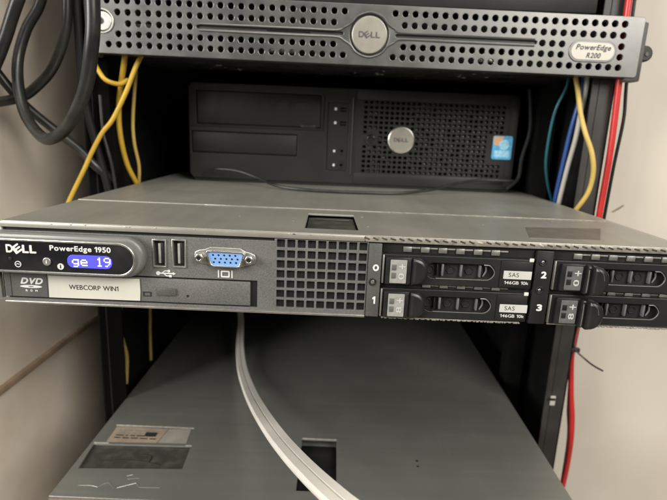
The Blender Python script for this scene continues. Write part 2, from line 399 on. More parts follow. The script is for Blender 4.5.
b.front([circ(-190.2, 76.3, 7.2, 32)], 427.8, 431.5, 'chrome', .5)
b.front([circ(-191.5, 76.3, 2.6, 20)], 427.5, 427.79, 'bezel_dark'); b.box(-192.1, -190.9, 427.2, 427.45, 74, 78.6, 'void')
b.build('lock', ts)
b = MB()
b.box(228, 240.5, 429, 441, 49.5, 94.5, 'grey_dark', 1.6)
b.box(236.6, 241.5, 431, 441, 52, 90, 'grey_dark', 1.4)
b.front([circ(243.5, 71.6, 6.2, 28)], 433, 440, 'black', 1.2); b.front([circ(244.5, 71.2, 1.6, 16)], 432.4, 432.95, 'grey_dark', .2)
b.build('mounting_ear', ts)
b = MB(); b.box(-206, -195.5, 431, 441, 50, 95, 'grey_dark', 1.6); b.build('mounting_ear', ts)

# ================================================================ desktop computer
pc = thing('desktop_computer', 'flat black desktop computer with round silver disc logo, lying on the wide server lid', 'computer', (20, 600, -53.4))
b = MB(); b.box(-144, 173, 522, 830, -53.2, 41, 'pc', 1.5); b.build('case', pc)
b = MB()
bay = rect(-139.5, -17.5, 1.8, 33.5)
b.front([[(-143, -51), (17, -51), (17, 40.5), (-143, 40.5), (-147, 36.5), (-147, -47)], bay, rrect(-144.8, -40.2, -26, -5, .8), rect(-11.2, 9.6, -38.5, 27)], 510, 514, 'pc', 0.5)
b.box(17.05, 172, 510.1, 514, 31.0, 40.4, 'pc', .2); b.box(17.05, 172, 510.1, 514, -50.9, -39.9, 'pc', .2); b.box(166.5, 175, 510, 514, -47, 37, 'pc', .6)
b.box(17.05, 23.2, 510.2, 514, -40.15, 31.15, 'pc')
for j in range(15):
    z = 28.6 - j * 4.72; hs = []
    for i in range(27):
        x = 26 + i * 5.15
        if math.hypot(x - 61.9, z + 6) < 14.5 or math.hypot(x - 32.4, z + 6.3) < 8.5 or (x > 145 and -24 < z < 5): continue
        hs.append(rect(x - 1.75, x + 1.75, z - 1.45, z + 1.45))
    b.front([rect(23.2, 166.4, z - 2.36, z + 2.36)] + hs, 510.2, 513, 'pc', 0)
b.front([rrect(-147, 175, -51, 40.5, 4), rrect(-145, 173, -49, 38.5, 3)], 514.05, 522, 'pc', .3)
b.tube([(-145, 509.6, .2), (-60, 509.6, .2), (-15.5, 509.6, .2), (-15.3, 509.6, 12), (-15.3, 509.6, 33)], .8, 'pc', 8, 0)
b.tube([(13.6, 509.7, -42), (13.6, 509.7, 32)], .9, 'pc', 8, 0)
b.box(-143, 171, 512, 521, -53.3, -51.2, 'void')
b.build('front_bezel', pc)
b = MB(); b.box(-144, 172.5, 514.3, 515, -48, 38, 'void')
b.box(24, 168, 514.5, 515.3, -44, 33, 'pc_mesh') if False else None
for i in range(27):
    for j in range(15):
        x, z = 26 + i * 5.15, 28.6 - j * 4.72
        if (x > 30 and abs(x - 61.9) > 8) and random.random() < (.75 if x > 60 else .35): b.box(x - 1.0, x + .6, 513.2, 514.25, z - .9, z - .1, 'pc_mesh')
b.build('grille_backing', pc)
b = MB()
b.box(-138.6, -18.4, 511.2, 513.9, 2.6, 32.8, 'pc_bay', .4)
b.box(-138, -19, 510.9, 511.15, 7.0, 7.4, 'void')
b.box(-37.2, -23, 509.9, 511.1, 1.9, 4.6, 'black', .3)
for x0, x1 in ((-75.5, -67.2), (-60, -49.8), (-43.5, -27.5)):
    b.box(x0, x1, 511.05, 511.18, 17.5, 24.6, 'pc', .0)
b.build('optical_drive', pc)
b = MB(); b.box(-144, -41, 511.0, 513.9, -25.2, -5.8, 'pc_bay', .5); b.build('drive_blank', pc)
b = MB()
b.front([rect(-11, 9.4, -38.3, 26.8), rect(1.2, 7.4, 18.3, 22.5), rect(1.2, 7.4, 5.2, 9.4), circ(4, -19.4, 3.7, 20), circ(4, -33.2, 3.7, 20)], 511.2, 513.2, 'pc_bay', .2)
for z in (20.4, 7.3): b.box(1.6, 7, 512, 513, z - .5, z + .6, 'pc'); b.box(-4.6, -2.4, 511, 511.15, z - .6, z + 1.8, 'white_ink')
for z in (-19.4, -33.2):
    b.front([circ(4, z, 3.6, 20), circ(4, z, 1.7, 16)], 511.6, 513, 'black', .2); b.box(-4.4, -2.6, 511, 511.15, z - 1, z + 1.2, 'white_ink')
b.build('port_panel', pc)
b = MB(); b.front([circ(32.4, -6.3, 6.2, 28), circ(32.4, -6.3, 4.6, 24)], 508.9, 511, 'pc', .4); b.front([circ(32.4, -6.3, 4.5, 24)], 509.4, 512, 'gloss_black', .9); b.build('power_button', pc)
b = MB()
b.front([circ(61.9, -6, 13.0, 36)], 507.8, 512, 'chrome', .8)
b.front([circ(61.9, -6, 11.9, 36)], 507.4, 507.78, 'logo_disc', .1)
for ch, x0, x1, tl in (('D', 54.6, 58, 0), ('E', 58.2, 62.0, .6), ('L', 62.4, 65.4, 0), ('L', 65.8, 68.8, 0)):
    b.text(ch, x0, x1, -7.8, -4.0, 507.3, 'logo_ink', .2, .03, tilt=tl)
b.build('logo_disc', pc)
b = MB()
b.front([rrect(152.3, 171.6, -20.8, 2, 2)], 509.5, 509.9, 'stk_blue', .1)
b.front([[(153, 1.4), (153, -6), (159, -8), (163, 1.4)]], 509.3, 509.48, 'stk_orange')
b.front([circ(163.5, -6.5, 5, 20)], 509.2, 509.29, 'stk_light')
b.front([rrect(154.5, 169.5, -18.5, -12, 1)], 509.3, 509.48, 'stk_light')
b.build('sticker', pc)

# ================================================================ middle server (wide lid, drives)
ms = thing('rack_server', 'pulled out rack server with blue lit display, blue video port and four drive bays', 'server', (9, 600, -101), GR)
b = MB(); b.box(-182, 192.4, 272, 985, -100.6, -58.2, 'void', .4)
b.box(-184.5, -182.2, 271, 985, -101, -55.2, 'lid', .3); b.box(192.6, 200, 271.5, 985, -101, -55.4, 'lid', .5)
b.build('chassis', ms)
b = MB()
rec = [(-17, 283.5), (14.2, 283.5), (12.6, 336), (-17.8, 336)]
b.plan([rect(-182, 191.6, 270, 353.9), rec], -56.0, -54.6, 'lid', .3)
b.plan([rect(-182, 191.6, 354.2, 985)], -56.0, -54.1, 'lid', .3)
b.box(-92, -36, 353.4, 354.15, -54.6, -54.0, 'dark_chrome', .15); b.box(32, 191, 353.6, 354.15, -54.6, -54.0, 'lip', .15)
for x, y in ((-25, 305), (20, 296), (18, 330), (-60, 315), (95, 320), (150, 345), (-110, 400), (60, 400)):
    b.front([circ(0, 0, 1)], 0, 1, 'lid') if False else b.plan([circ(x, y, 1.1, 14)], -54.55, -54.3, 'lip', .1)
b.build('lid', ms)
b = MB()
b.box(-184, 17, 269.4, 271.4, -58.2, -54.9, 'lid', .5); b.box(17.05, 204, 269.4, 271.4, -58.2, -54.9, 'lip', .5)
random.seed(3)
x = 18
while x < 203:
    h = random.uniform(.9, 1.5)
    b.box(-1.5, 1.5, 269.2, 269.6, -.45, .45, 'latch' if random.random() < .97 else 'scratch', .1, T=Matrix.Translation((x, 0, -56.1 + random.uniform(-.1, .1))) @ Matrix.Rotation(math.radians(18 + random.uniform(-6, 6)), 4, 'Y'))
    pass
    x += 4.75
for k in range(14):
    x = random.uniform(-180, 15); b.box(x, x + random.uniform(.5, 2.2), 269.1, 269.5, -55.7, -55.2, 'scratch', .1)
b.build('lid_edge', ms)
b = MB()
b.plan([[(-16.4, 284), (13.6, 284), (12.1, 335.4), (-17.3, 335.4)]], -60.5, -57.2, 'latch', .4)
b.box(-13, 9.5, 326, 331, -57.15, -56.4, 'latch', .4)
b.text('PUSH', -6, 4, 304, 309, -57.0, 'grey_ink', .2, plan=True) if False else None
b.build('lid_latch', ms)
b = MB(); b.plan([[(111, 281.5), (152, 283.5), (171.5, 322), (121, 316)]], -54.58, -54.35, 'tint'); b.build('foil_label', ms)

# front face plate
gx = [-28.9 + 5.66 * i for i in range(9)]; gz = [-61.2, -67.2, -73.0, -78.7, -84.5, -90.2, -95.9]
b = MB()
usb = [(-99.6, -91.9, -77.6, -61.6), (-88.9, -81.0, -77.4, -61.2)]
b.front([[(-204, -101), (19.2, -101), (19.2, -58.6), (-32.4, -58.6), (-32.4, -60.0), (-204, -60.0)], rect(-186, -41.8, -99.1, -83.1)] + [rrect(x - 2.2, x + 2.2, z - 2.25, z + 2.25, .4, 2) for x in gx for z in gz]
        + [rect(u[0] + .8, u[1] - .8, u[2] + .8, u[3] - .8) for u in usb], 270, 272.4, 'grey', .18)
b.box(-186, -40, 272.6, 273.2, -99.5, -82.5, 'void')
b.box(-184, 19, 269.2, 270.6, -101.9, -100.5, 'dark_chrome', .3)
# usb and screen symbols
b.tube([(-96.5, 269.85, -81), (-88.6, 269.85, -81)], .38, 'white_ink', 6, 0); b.front([circ(-97, -81, 1.15, 14)], 269.7, 269.9, 'white_ink')
b.tube([(-95, 269.85, -81), (-93.2, 269.85, -79.6), (-91.2, 269.85, -79.6)], .3, 'white_ink', 6, 0); b.front([circ(-91, -79.6, .8, 12)], 269.7, 269.9, 'white_ink')
b.tube([(-94, 269.85, -81), (-92.4, 269.85, -82.4), (-90.6, 269.85, -82.4)], .3, 'white_ink', 6, 0); b.box(-91, -89.5, 269.7, 269.9, -83.1, -81.7, 'white_ink')
b.front([[(-88.8, -80.1), (-88.8, -81.9), (-87.2, -81)]], 269.7, 269.9, 'white_ink')
b.front([rrect(-62.1, -57.1, -81.9, -78, .7), rrect(-61.3, -57.9, -81.1, -78.8, .4)], 269.75, 269.95, 'white_ink')
for x in (-63.7, -56.2): b.box(x, x + .7, 269.75, 269.95, -82.1, -77.8, 'white_ink')
b.build('face_plate', ms)
b = MB()
b.box(-32, 19.4, 276, 277, -99.5, -58.6, 'void')
b.box(-32.5, -31.8, 272.6, 276, -99.5, -58.6, 'void')
for i in range(3, 8):
    b.box(gx[i] - 1.6, gx[i] + 1.6, 272.7, 275.5, -64.6, -59.0, 'clear_plastic', .3)
b.front([[(gx[2] - 2, -59.2), (gx[2] - 1.2, -59.2), (gx[2] + 2, -63), (gx[2] + 2, -63.8)]], 273, 274, 'clear_plastic')
b.box(gx[7] - 2.5, gx[7] + 2.5, 273.4, 275, -69.5, -65.0, 'label_grey', .2)
b.box(gx[5] - 1.4, gx[5] + 1.4, 273.2, 274.2, -91.4, -90.8, 'clear_plastic', .1)
for i in (0, 3, 5, 6, 7): b.box(gx[i] - 1.6, gx[i] + 2.6, 274.6, 275.4, -87.5, -77.5, 'grey_ink', .2)
random.seed(21)
for k in range(26):
    xx, zz = random.choice(gx) + random.uniform(-1.2, 1.2), random.choice(gz[1:]) + random.uniform(-1, 1)
    b.box(xx - random.uniform(.5, 1.8), xx + random.uniform(.5, 1.8), 274 + .05 * k, 274.04 + .05 * k, zz - random.uniform(.4, 1.6), zz + random.uniform(.3, 1.2), random.choice(['grey_ink', 'label_grey', 'latch', 'dark_chrome', 'pc_bay']))
b.build('vent_interior', ms)
# control pod
def stad(x0, x1, zc, r, n=14):
    return [(x0, zc + r)] + [(x0, zc - r)] + [(x1 + r * math.sin(math.radians(a)), zc - r * math.cos(math.radians(a))) for a in [180 * k / n for k in range(n + 1)]]
b = MB(); b.front([stad(-202, -113.0, -71.4, 11.3)], 263.5, 269.95, 'pod', 2.2); b.build('control_pod', ms); pod = bpy.data.objects['control_pod']
f = 263 / 270
b = MB(); b.front([stad(-200, -118.9 * f, -74.4 * f, 9.7 * f), stad(-198.5, -118.9 * f, -74.4 * f, 8.35 * f)], 262.4, 264.5, 'chrome', .45); tr = b.build('trim_ring', ms)
b = MB()
b.front([stad(-199.9, -118.9 * f, -74.4 * f, 8.3 * f)], 263.1, 263.45, 'gloss_black')
YT = 262.95
for ch, x0, x1, tl in (('D', -180.9, -176.9, 0), ('E', -177.1, -172.3, .62), ('L', -171.9, -168.2, 0), ('L', -167.8, -164.1, 0)):
    b.text(ch, x0 * f, x1 * f, -72.7 * f, -68.0 * f, YT, 'white_ink', .2, .045, tilt=tl)
b.text('PowerEdge 1950', -156.6 * f, -122.8 * f, -71.5 * f, -67.5 * f, YT, 'white_ink', .2, .03)
b.front([circ(-151.3 * f, -79.6 * f, 1.75, 20)], YT - .1, YT + .1, 'white_ink'); b.text('i', -151.7 * f, -150.9 * f, -80.6 * f, -78.5 * f, YT - .12, 'ink', .1, .03)
b.front([circ(-175 * f, -79.2 * f, 1.75, 20), circ(-175 * f, -79.2 * f, 1.35, 20)], YT - .1, YT + .1, 'white_ink'); b.tube([(-176 * f, YT, -79.3 * f), (-175.2 * f, YT, -79.0 * f), (-174.1 * f, YT, -79.3 * f)], .22, 'white_ink', 6, 0)
b.build('display_panel', ms)
b = MB(); b.front([circ(-158.6 * f, -77.0 * f, 2.3, 24)], 262.3, 263.05, 'dark_chrome', .4); b.text('i', -159 * f, -158.2 * f, -78 * f, -76 * f, 262.2, 'white_ink', .1, .02); b.build('id_button', ms)
b = MB(); b.front([circ(-179 * f, -76.2 * f, 1.0, 16)], 262.7, 263.05, 'black', .2); b.build('reset_button', ms)
b = MB()
b.front([rrect(-147.3 * f, -122.4 * f, -79.9 * f, -72.5 * f, 3.3)], 262.75, 263.05, 'lcd', .1)
G_ = ['.....', '.....', '.####', '#...#', '#...#', '.####', '....#', '.###.']
E_ = ['.....', '.....', '.###.', '#...#', '#####', '#....', '.####', '.....']
O_ = ['..#..', '.##..', '..#..', '..#..', '..#..', '..#..', '.###.', '.....']
N_ = ['.###.', '#...#', '#...#', '.####', '....#', '...#.', '.##..', '.....']
for gph, x0 in ((G_, -144.6), (E_, -139.9), (O_, -131.2), (N_, -127.0)):
    b.pixels(gph, x0 * f, (x0 + 3.9) * f, -79.4 * f, -73.4 * f, 262.55, 'lcd_text')
b.build('lcd_screen', ms)
# optical drive
b = MB()
b.box(-183.6, -45.8, 270.4, 272.4, -98.2, -84.2, 'grey', .35)
b.box(-183.5, -160, 270.1, 270.38, -98.0, -84.4, 'grey_dark')
b.box(-180.4, -180, 270.0, 270.09, -98.0, -84.4, 'ink')
b.text('DVD', -174.8, -162.0, -90.6, -86.9, 270.05, 'white_ink', .2, .05, .3)
b.front([[(-169 + 6.2 * math.cos(t), -92 + .85 * math.sin(t)) for t in [2 * math.pi * k / 28 for k in range(28)]]], 269.95, 270.09, 'white_ink')
b.front([[(-169 + 1.6 * math.cos(t), -92 + .25 * math.sin(t)) for t in [2 * math.pi * k / 20 for k in range(20)]]], 269.9, 269.94, 'ink')
for ch, x in (('R', -171.6), ('O', -169), ('M', -166.2)): b.text(ch, x - .65, x + .65, -95, -93.8, 270.05, 'white_ink', .2, .04)
b.front([circ(-81, -93.9, .75, 14)], 270.2, 270.38, 'void')
b.front([rect(-106.2, -101.4, -95.1, -92.3), rect(-105.4, -102.2, -94.5, -92.9)], 270.2, 270.38, 'ink')
dv = b.build('optical_drive', ms)
# sub-pieces of the drive
def sub(bm_, name, par): 
    o = bm_.build(name, par); return o
b = MB(); b.box(-98.2, -87.2, 269.5, 270.35, -94, -89.7, 'grey_dark', .35); b.box(-97.9, -87.5, 269.45, 269.49, -90.0, -89.6, 'label_light') if False else None; sub(b, 'eject_button', dv)
b = MB(); b.front([[(-159.2, -97.9), (-107.9, -97.7), (-107.5, -92), (-107.6, -84.9), (-158.7, -85.1)]], 269.82, 270.08, 'paper')
b.text('WEBCORP WIN1', -147.5, -119.8, -92.6, -89.8, 269.78, 'ink', .06, .006); lb = sub(b, 'paper_label', dv); lb['label'] = 'cream paper label reading WEBCORP WIN1'
# usb ports
for u in usb:
    b = MB(); b.front([rect(*u), rect(u[0] + .9, u[1] - .9, u[2] + .9, u[3] - .9)], 269.3, 271.5, 'dark_chrome', .25)
    b.box(u[0] + 1, u[1] - 1, 274, 274.6, u[2] + 1, u[3] - 1, 'void')
    b.box(u[0] + 2.9, u[0] + 4.2, 270.6, 274, u[2] + 2.2, u[3] - 2.6, 'label_light', .15); b.box(u[0] + 4.3, u[1] - 1.4, 270.9, 274, u[2] + 2.2, u[3] - 2.2, 'black', .1)
    b.build('usb_port', ms)
# video port
b = MB()
out = [(-76.6, -70.2), (-75.9, -67.4), (-73.4, -66.2), (-70.5, -65.8), (-67.5, -64.4), (-51, -64.6), (-48.2, -66.2), (-45.5, -66.9), (-43, -68), (-42, -70.6), (-43, -73), (-45.6, -74), (-49, -74.8), (-51.5, -76), (-65.5, -75.8), (-68.8, -74.5), (-72.5, -74.2), (-75.5, -73)]
b.front([out], 268.6, 270.0, 'dark_chrome', .5)
dsh = [(-68.6, -66.0), (-49.3, -66.2), (-48.2, -67.6), (-50.4, -74.4), (-51.8, -75.2), (-65.6, -75), (-67.2, -73.8), (-69.4, -67.2)]
dsi = [(-67.9, -66.7), (-50.0, -66.9), (-49.2, -67.9), (-51.2, -73.9), (-52.2, -74.5), (-65.2, -74.3), (-66.4, -73.4), (-68.5, -67.5)]
b.front([dsh, dsi], 266.0, 268.7, 'chrome', .2)
b.build('video_port', ms); vp = bpy.data.objects['video_port']
b = MB(); pins = []
for r_, (z, x0) in enumerate(((-68.6, -65.6), (-70.6, -64.4), (-72.6, -65.2))):
    for k in range(5): pins.append(circ(x0 + k * 3.05, z, .62, 12))
b.front([dsi] + pins, 266.8, 268.4, 'vga', .05); b.front([dsi], 268.42, 268.55, 'ink'); sub(b, 'pin_block', vp)
for x, z in ((-73.0, -70.2), (-45.8, -70.4)):
    b = MB(); b.front([circ(x, z, 2.5, 6)], 265.6, 268.5, 'chrome', .3); b.front([circ(x, z, 2.1, 20), circ(x, z, 1.2, 16)], 265.0, 265.55, 'chrome', .2); b.front([circ(x, z, 1.15, 16)], 265.3, 265.56, 'black'); sub(b, 'jack_screw', vp)
# number bar
b = MB()
b.box(19.4, 26.6, 268.6, 272, -100.9, -58.8, 'grey_dark', .4)
b.front([[(23.7 + 1.7 * math.cos(t), -72.3 + 1.9 * math.sin(t)) for t in [2 * math.pi * k / 24 for k in range(24)]], [(23.7 + .75 * math.cos(t), -72.3 + 1.0 * math.sin(t)) for t in [2 * math.pi * k / 24 for k in range(24)]]], 268.3, 268.55, 'white_ink')
b.text('1', 22.7, 24.5, -93.2, -88.8, 268.4, 'white_ink', .2, .05)
b.build('number_bar', ms)
b = MB(); b.front([circ(22.3, -80.4, 2.1, 24), circ(22.3, -80.4, 1.3, 18)], 267.9, 268.55, 'black', .2); b.front([circ(22.3, -80.4, 1.2, 18)], 268.2, 268.55, 'dark_chrome', .2); b.build('screw', ms)
b = MB()
b.box(111.2, 120.4, 268.6, 272, -101.2, -59, 'black', .4)
b.text('2', 114.6, 117.8, -74.4, -70.4, 268.4, 'white_ink', .2, .05); b.text('3', 114.6, 117.8, -93.4, -89.4, 268.4, 'white_ink', .2, .05)
b.build('number_bar', ms)
for x, z in ((114.8, -65.2), (114.9, -81.2)):
    b = MB(); b.front([circ(x, z, 2.1, 24), circ(x, z, 1.5, 18)], 268.0, 268.55, 'black', .2); b.front([circ(x, z, .8, 14)], 268.2, 268.55, 'chrome', .2); b.build('screw', ms)
b = MB(); b.box(205.5, 224, 268.4, 272.4, -101, -57, 'grey_dark', .8); b.build('mounting_ear', ms)
b = MB(); b.box(-223, -204.4, 268.4, 272.4, -101, -57, 'grey_dark', .8); b.build('mounting_ear', ms)
# perforated strips between drives
for X0, X1 in ((27.4, 110.6), (121.2, 205)):
    for z0, z1 in ((-63.6, -60.0), (-83.6, -81.2)):
        b = MB(); b.box(X0, X1, 271.4, 272.3, z0 - .3, z1 + .3, 'black')
        n0 = X0 + (11 if z1 > -70 else 23)
        x = n0
        while x < X1 - 14:
            b.box(x, x + 4.6, 270.4, 271.3, z0 + .5, z1 - .2, 'dark_chrome', .15)
            b.box(x + 4.7, x + 9.2, 270.9, 271.3, z1 - 1.2, z1 - .4, 'lip', .1)
            x += 9.7
        b.build('vent_strip', ms)
    b = MB(); b.box(X0 + 1, X1 - (4 if X0 < 100 else 0), 269.6, 271, -101.6, -100.9, 'lip', .15)
    x = X0 + 1 + (18 if X0 > 100 else 0)
    while x < X1 - 4:
        wd = random.uniform(.8, 2.6); b.box(x, x + wd, 269.2, 270.4, -101.75 - random.uniform(0, .3), -101.2, 'lip', .15); x += wd + random.uniform(.2, 1.5)
    b.build('bottom_edge', ms)

def drive(X0, W, zt, zb, dark, cap):
    b = MB(); x1 = X0 + W
    sl = rrect(X0 + 24.5, X0 + 62.5, zt - 12.6, zt - 3.8, 4.2)
    b.front([rrect(X0 + .4, x1, zb, zt, .8), sl], 268.8, 271.2, 'black', .3)
    b.box(X0 + 1, x1 - 1, 273.6, 274.4, zb, zt, 'void')
    # thin bright rim on the end of the slot
    b.tube([(X0 + 56, 268.75, zt - 4.0), (X0 + 59.5, 268.75, zt - 4.4), (X0 + 62.2, 268.75, zt - 8.2), (X0 + 59.5, 268.75, zt - 12.0), (X0 + 52, 268.75, zt - 12.5), (X0 + 30, 268.75, zt - 12.5)], .3, 'dark_chrome', 6, 5)
    for q in (30.5, 33.3, 43.6, 54.0): b.box(X0 + q, X0 + q + (1.1 if q != 30.5 else .5), 269.8, 273.4, zt - 11.4, zt - 4.6, 'label_grey' if q != 30.5 else 'black', .25)
    for q in (27, 38.5, 48.8): b.front([circ(X0 + q, zt - 8.2, 2.6, 6), circ(X0 + q, zt - 8.2, 1.9, 6)], 271.6, 273, 'black', .15)
    b.tube([(X0 + 56.5, 271, zt - 11), (X0 + 58, 271, zt - 8), (X0 + 57.8, 271, zt - 5.4)], .5, 'label_grey', 6, 4)
    b.box(X0 + .2, X0 + 1.1, 267.6, 269.6, zb + .4, zt - .2, 'dark_chrome', .2)
    c = b.build('drive_carrier', ms)
    # status label block
    b = MB(); l0 = X0 + (4.4 if not dark else 6.2)
    b.box(l0 - 2.4, l0 + 11.5, 266.6, 268.7, zb + .2, zt - 1.2, 'black', .5)
    b.front([rrect(l0, l0 + 9.0, zb + 1.0, zt - 2.4, .4)], 266.2, 266.55, 'label_grey' if dark else 'label_light', .1)
    for q in (4.6, 9.2): b.box(l0 + .8, l0 + 3.2, 265.9, 266.15, zt - q - 3.6, zt - q - .4, 'black' if dark else 'label_grey', .15)
    ink = 'mark'
    b.text('+', l0 + 4.6, l0 + 8.4, zt - 7.6, zt - 4.6, 266.1, ink, .15, .015)
    b.text('0' if zt > -70 else '8', l0 + 4.4, l0 + 8.0, zt - 13.2, zt - 10.0, 266.1, ink, .15, .02, tilt=math.pi / 2)
    sub(b, 'status_panel', c)
    # finger lever
    b = MB(); h0 = X0 + (13.8 if not dark else 16.6)
    y0 = 265.0 if not dark else 260.5
    dz = 0 if not dark else -.4
    def crescent(xa, xb, top, bot):
        n = 14; pts = [(xa, top)]
        for k in range(n + 1):
            a = math.pi / 2 - math.pi * k / n
            pts.append((xa + .5 + (xb - xa - .5) * math.cos(a) ** .8 if math.cos(a) > 0 else xa + .5, (top + bot) / 2 + (top - bot) / 2 * math.sin(a)))
        pts.append((xa, bot)); return pts
    top, bot = zt - .8 + dz, zb + (.4 if not dark else -.6)
    b.front([crescent(h0, h0 + 7.0, top, bot)], y0 + 3.2, 268.7, 'lever', 1.2)
    b.front([crescent(h0 + 2.5, h0 + 11.4, top + .1, bot - .2)], y0, 268.6, 'lever', 2.2)
    for xr, dy, rr_ in ((11.2, 1.6, .16), (8.0, -.05, .13)):
        b.tube([(h0 + xr - 4.5, y0 + dy, top - .6), (h0 + xr - 1.2, y0 + dy, top - 3.4), (h0 + xr, y0 + dy, (top + bot) / 2 + 1)], rr_, 'label_grey', 6, 5)
    b.tube([(h0 + .4, y0 + 2.4, bot + 1.5), (h0 + .5, y0 + 2.3, (top + bot) / 2), (h0 + .4, y0 + 2.4, top - 2)], .28, 'dark_chrome', 6, 4)
    sub(b, 'lever', c)
    if cap:
        b = MB(); s0 = X0 + 67
        b.box(s0 - 1.8, x1 - .6, 268.2, 268.75, zb + .8, zt - 1, 'black', .2)
        b.front([rrect(s0, s0 + 15.4, zt - 11.0, zt - 6.4, .3)], 267.95, 268.18, 'paper_small')
        b.text('SAS', s0 + 2.8, s0 + 8.4, zt - 9.8, zt - 7.4, 267.9, 'ink', .1, .0)
        b.text('146GB 10k', s0 + .8, s0 + 14.2, zt - 14.0, zt - 12.2, 268.12, 'white_ink', .12, .01)
        sub(b, 'capacity_label', c)
        b = MB(); b.box(x1 - 2.6, x1 - .2, 268, 268.9, zt - 1.0, zt + 1.0, 'clear_plastic', .3); sub(b, 'light_pipe', c)
drive(27, 83, -64.4, -81.0, False, True); drive(27, 82.4, -83.8, -100.4, False, True)
drive(121, 84, -64.0, -80.8, True, False); drive(121, 84, -83.4, -100.2, True, False)

# ================================================================ bottom server
H = -262
q = 262 / 296
bs = thing('rack_server', 'bare grey steel server lid at the bottom, with aged labels and a square latch recess', 'server', (-4, 600, H - 40), GR)
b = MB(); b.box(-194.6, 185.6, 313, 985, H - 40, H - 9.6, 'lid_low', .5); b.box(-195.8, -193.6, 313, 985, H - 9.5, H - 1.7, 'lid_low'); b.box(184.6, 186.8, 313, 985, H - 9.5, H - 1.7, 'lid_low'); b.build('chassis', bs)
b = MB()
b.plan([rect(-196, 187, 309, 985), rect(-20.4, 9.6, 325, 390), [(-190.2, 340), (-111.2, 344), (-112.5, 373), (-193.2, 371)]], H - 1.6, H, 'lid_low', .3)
b.box(-196, 187, 308.4, 308.95, H - 5, H - .3, 'chrome', .2)
b.plan([circ(76, 366, 1.2, 14)], H, H + .25, 'void'); b.plan([circ(75.6, 359, 1.0, 14)], H, H + .25, 'void'); b.plan([circ(-26, 352, 1.2, 14)], H, H + .4, 'lip', .1)
b.box(-20.4, 9.6, 390.1, 391.2, H, H + .35, 'scratch', .1)
for x0, x1 in ((-193.5, -181), (-117, -112)): b.box(x0, x1, 372.2 + (x0 > -150), 373.4 + (x0 > -150), H + .02, H + .3, 'scratch', .1)
for pts in ([(-181, 321), (-172, 321.5), (-166, 320), (-163, 324), (-160, 325), (-154, 319.5)], [(-152, 320), (-140, 326), (-136, 321.5), (-121, 322)], [(-148, 330), (-140, 331.5)], [(-150, 333.5), (-146, 335)]):
    b.tube([(x, y, H + .02) for x, y in pts], .22, 'dark_chrome', 5, 0)
b.build('lid', bs)
b = MB(); b.box(-20, 9.3, 325.4, 389.6, H - 8, H - 6.2, 'black', .4); b.box(-20.3, 9.5, 325.1, 389.9, H - 9, H - 8.2, 'void'); b.build('lid_latch', bs)
b = MB(); b.box(-192, -111.5, 340.5, 372.6, H - 2.35, H - 1.75, 'latch'); 
for pts in ([(-180, 352), (-150, 354), (-130, 349)], [(-150, 362), (-141, 360), (-140, 352)]): b.tube([(x, y, H - 1.7) for x, y in pts], .5, 'void', 5, 4)
b.build('foil_label', bs)
b = MB(); b.plan([[(-184, 374.5), (-142, 376), (-139, 396), (-184.5, 397)]], H + .03, H + .22, 'paper_old')
b.plan([[(-141.4, 376.2), (-117.5, 376.8), (-119, 397.5), (-138.4, 396)]], H + .03, H + .22, 'paper_old2')
random.seed(5)
for r_ in range(4):
    x = -180
    while x < -150: 
        wd = random.uniform(2, 7); b.box(x, x + wd, 380 + 3.6 * r_, 381.4 + 3.6 * r_, H + .23, H + .28, 'ink' if r_ < 2 else 'grey_ink'); x += wd + 1.6
b.box(-156, -146, 384, 390, H + .23, H + .3, 'ink')
b.box(-186, -117, 398.4, 399.8, H + .02, H + .35, 'scratch', .1)
b.build('paper_label', bs)

# ================================================================ cables
def cable(name, label, cat, pts, r, mt, group=None, ties=None, **kw):
    b = MB(); b.tube(pts, r, mt, 14, 7, **kw)
    return tag(b.build(name), label, cat, group)
G1 = 'black power cords hanging by the left wall'
cable('power_cord', 'thick black power cord making a round loop in front of the silver bezel', 'power cord',
      [(-226, 427, 260), (-225, 427, 170), (-228, 425, 115), (-232.5, 425.0, 98.5), (-238.5, 425.0, 83.9), (-247.8, 422.0, 67.0), (-253.9, 418.0, 44.1), (-250.5, 410.0, 21.0), (-240.3, 400.0, 0.0), (-221.4, 385.0, -13.3), (-207.7, 375.0, -13.4), (-192.3, 365.0, -5.7), (-177.8, 355.0, 8.1), (-167.1, 348.0, 24.7), (-160.3, 342.0, 42.8), (-157.0, 340.0, 58.6), (-156.2, 340.0, 79.9), (-156.5, 341, 120), (-160, 350, 190), (-166, 365, 260)], lambda t: 3.8 + .9 * t, 'cord', G1)
cable('power_cord', 'black power cord curving down from the top through the loop to the left edge', 'power cord',
      [(-214, 430, 260), (-214, 430, 170), (-216, 430, 118), (-217.1, 430.0, 100.3), (-220.3, 430.0, 71.0), (-232.3, 430.0, 42.6), (-248.6, 430.0, 25.0), (-263.0, 428.0, 15.6), (-288.5, 418.0, 8.7), (-290.5, 380, 2)], 4.0, 'cord', G1)
cable('power_cord', 'black power cord at the far left edge, hanging against the tan wall', 'power cord',
      [(-224, 404, 260), (-221, 402, 170), (-228, 400, 110), (-234.9, 400.0, 92.1), (-242.3, 400.0, 76.9), (-251.1, 400.0, 57.3), (-259.8, 400.0, 40.1), (-270, 400.0, 24), (-284, 398, 6), (-290, 370, -10)], 4.6, 'cord', G1)
cable('power_cord', 'straight black power cord slanting down behind the loop into the rack', 'power cord',
      [(-291, 372, 88), (-288, 404, 55), (-282.4, 425.0, 42.3), (-272.7, 432.0, 25.0), (-260.3, 436.0, 8.2), (-239.2, 436.0, -8.9), (-219.2, 436.0, -24.6), (-206.5, 436.0, -37.6), (-196, 445, -50)], 3.8, 'cord', G1)
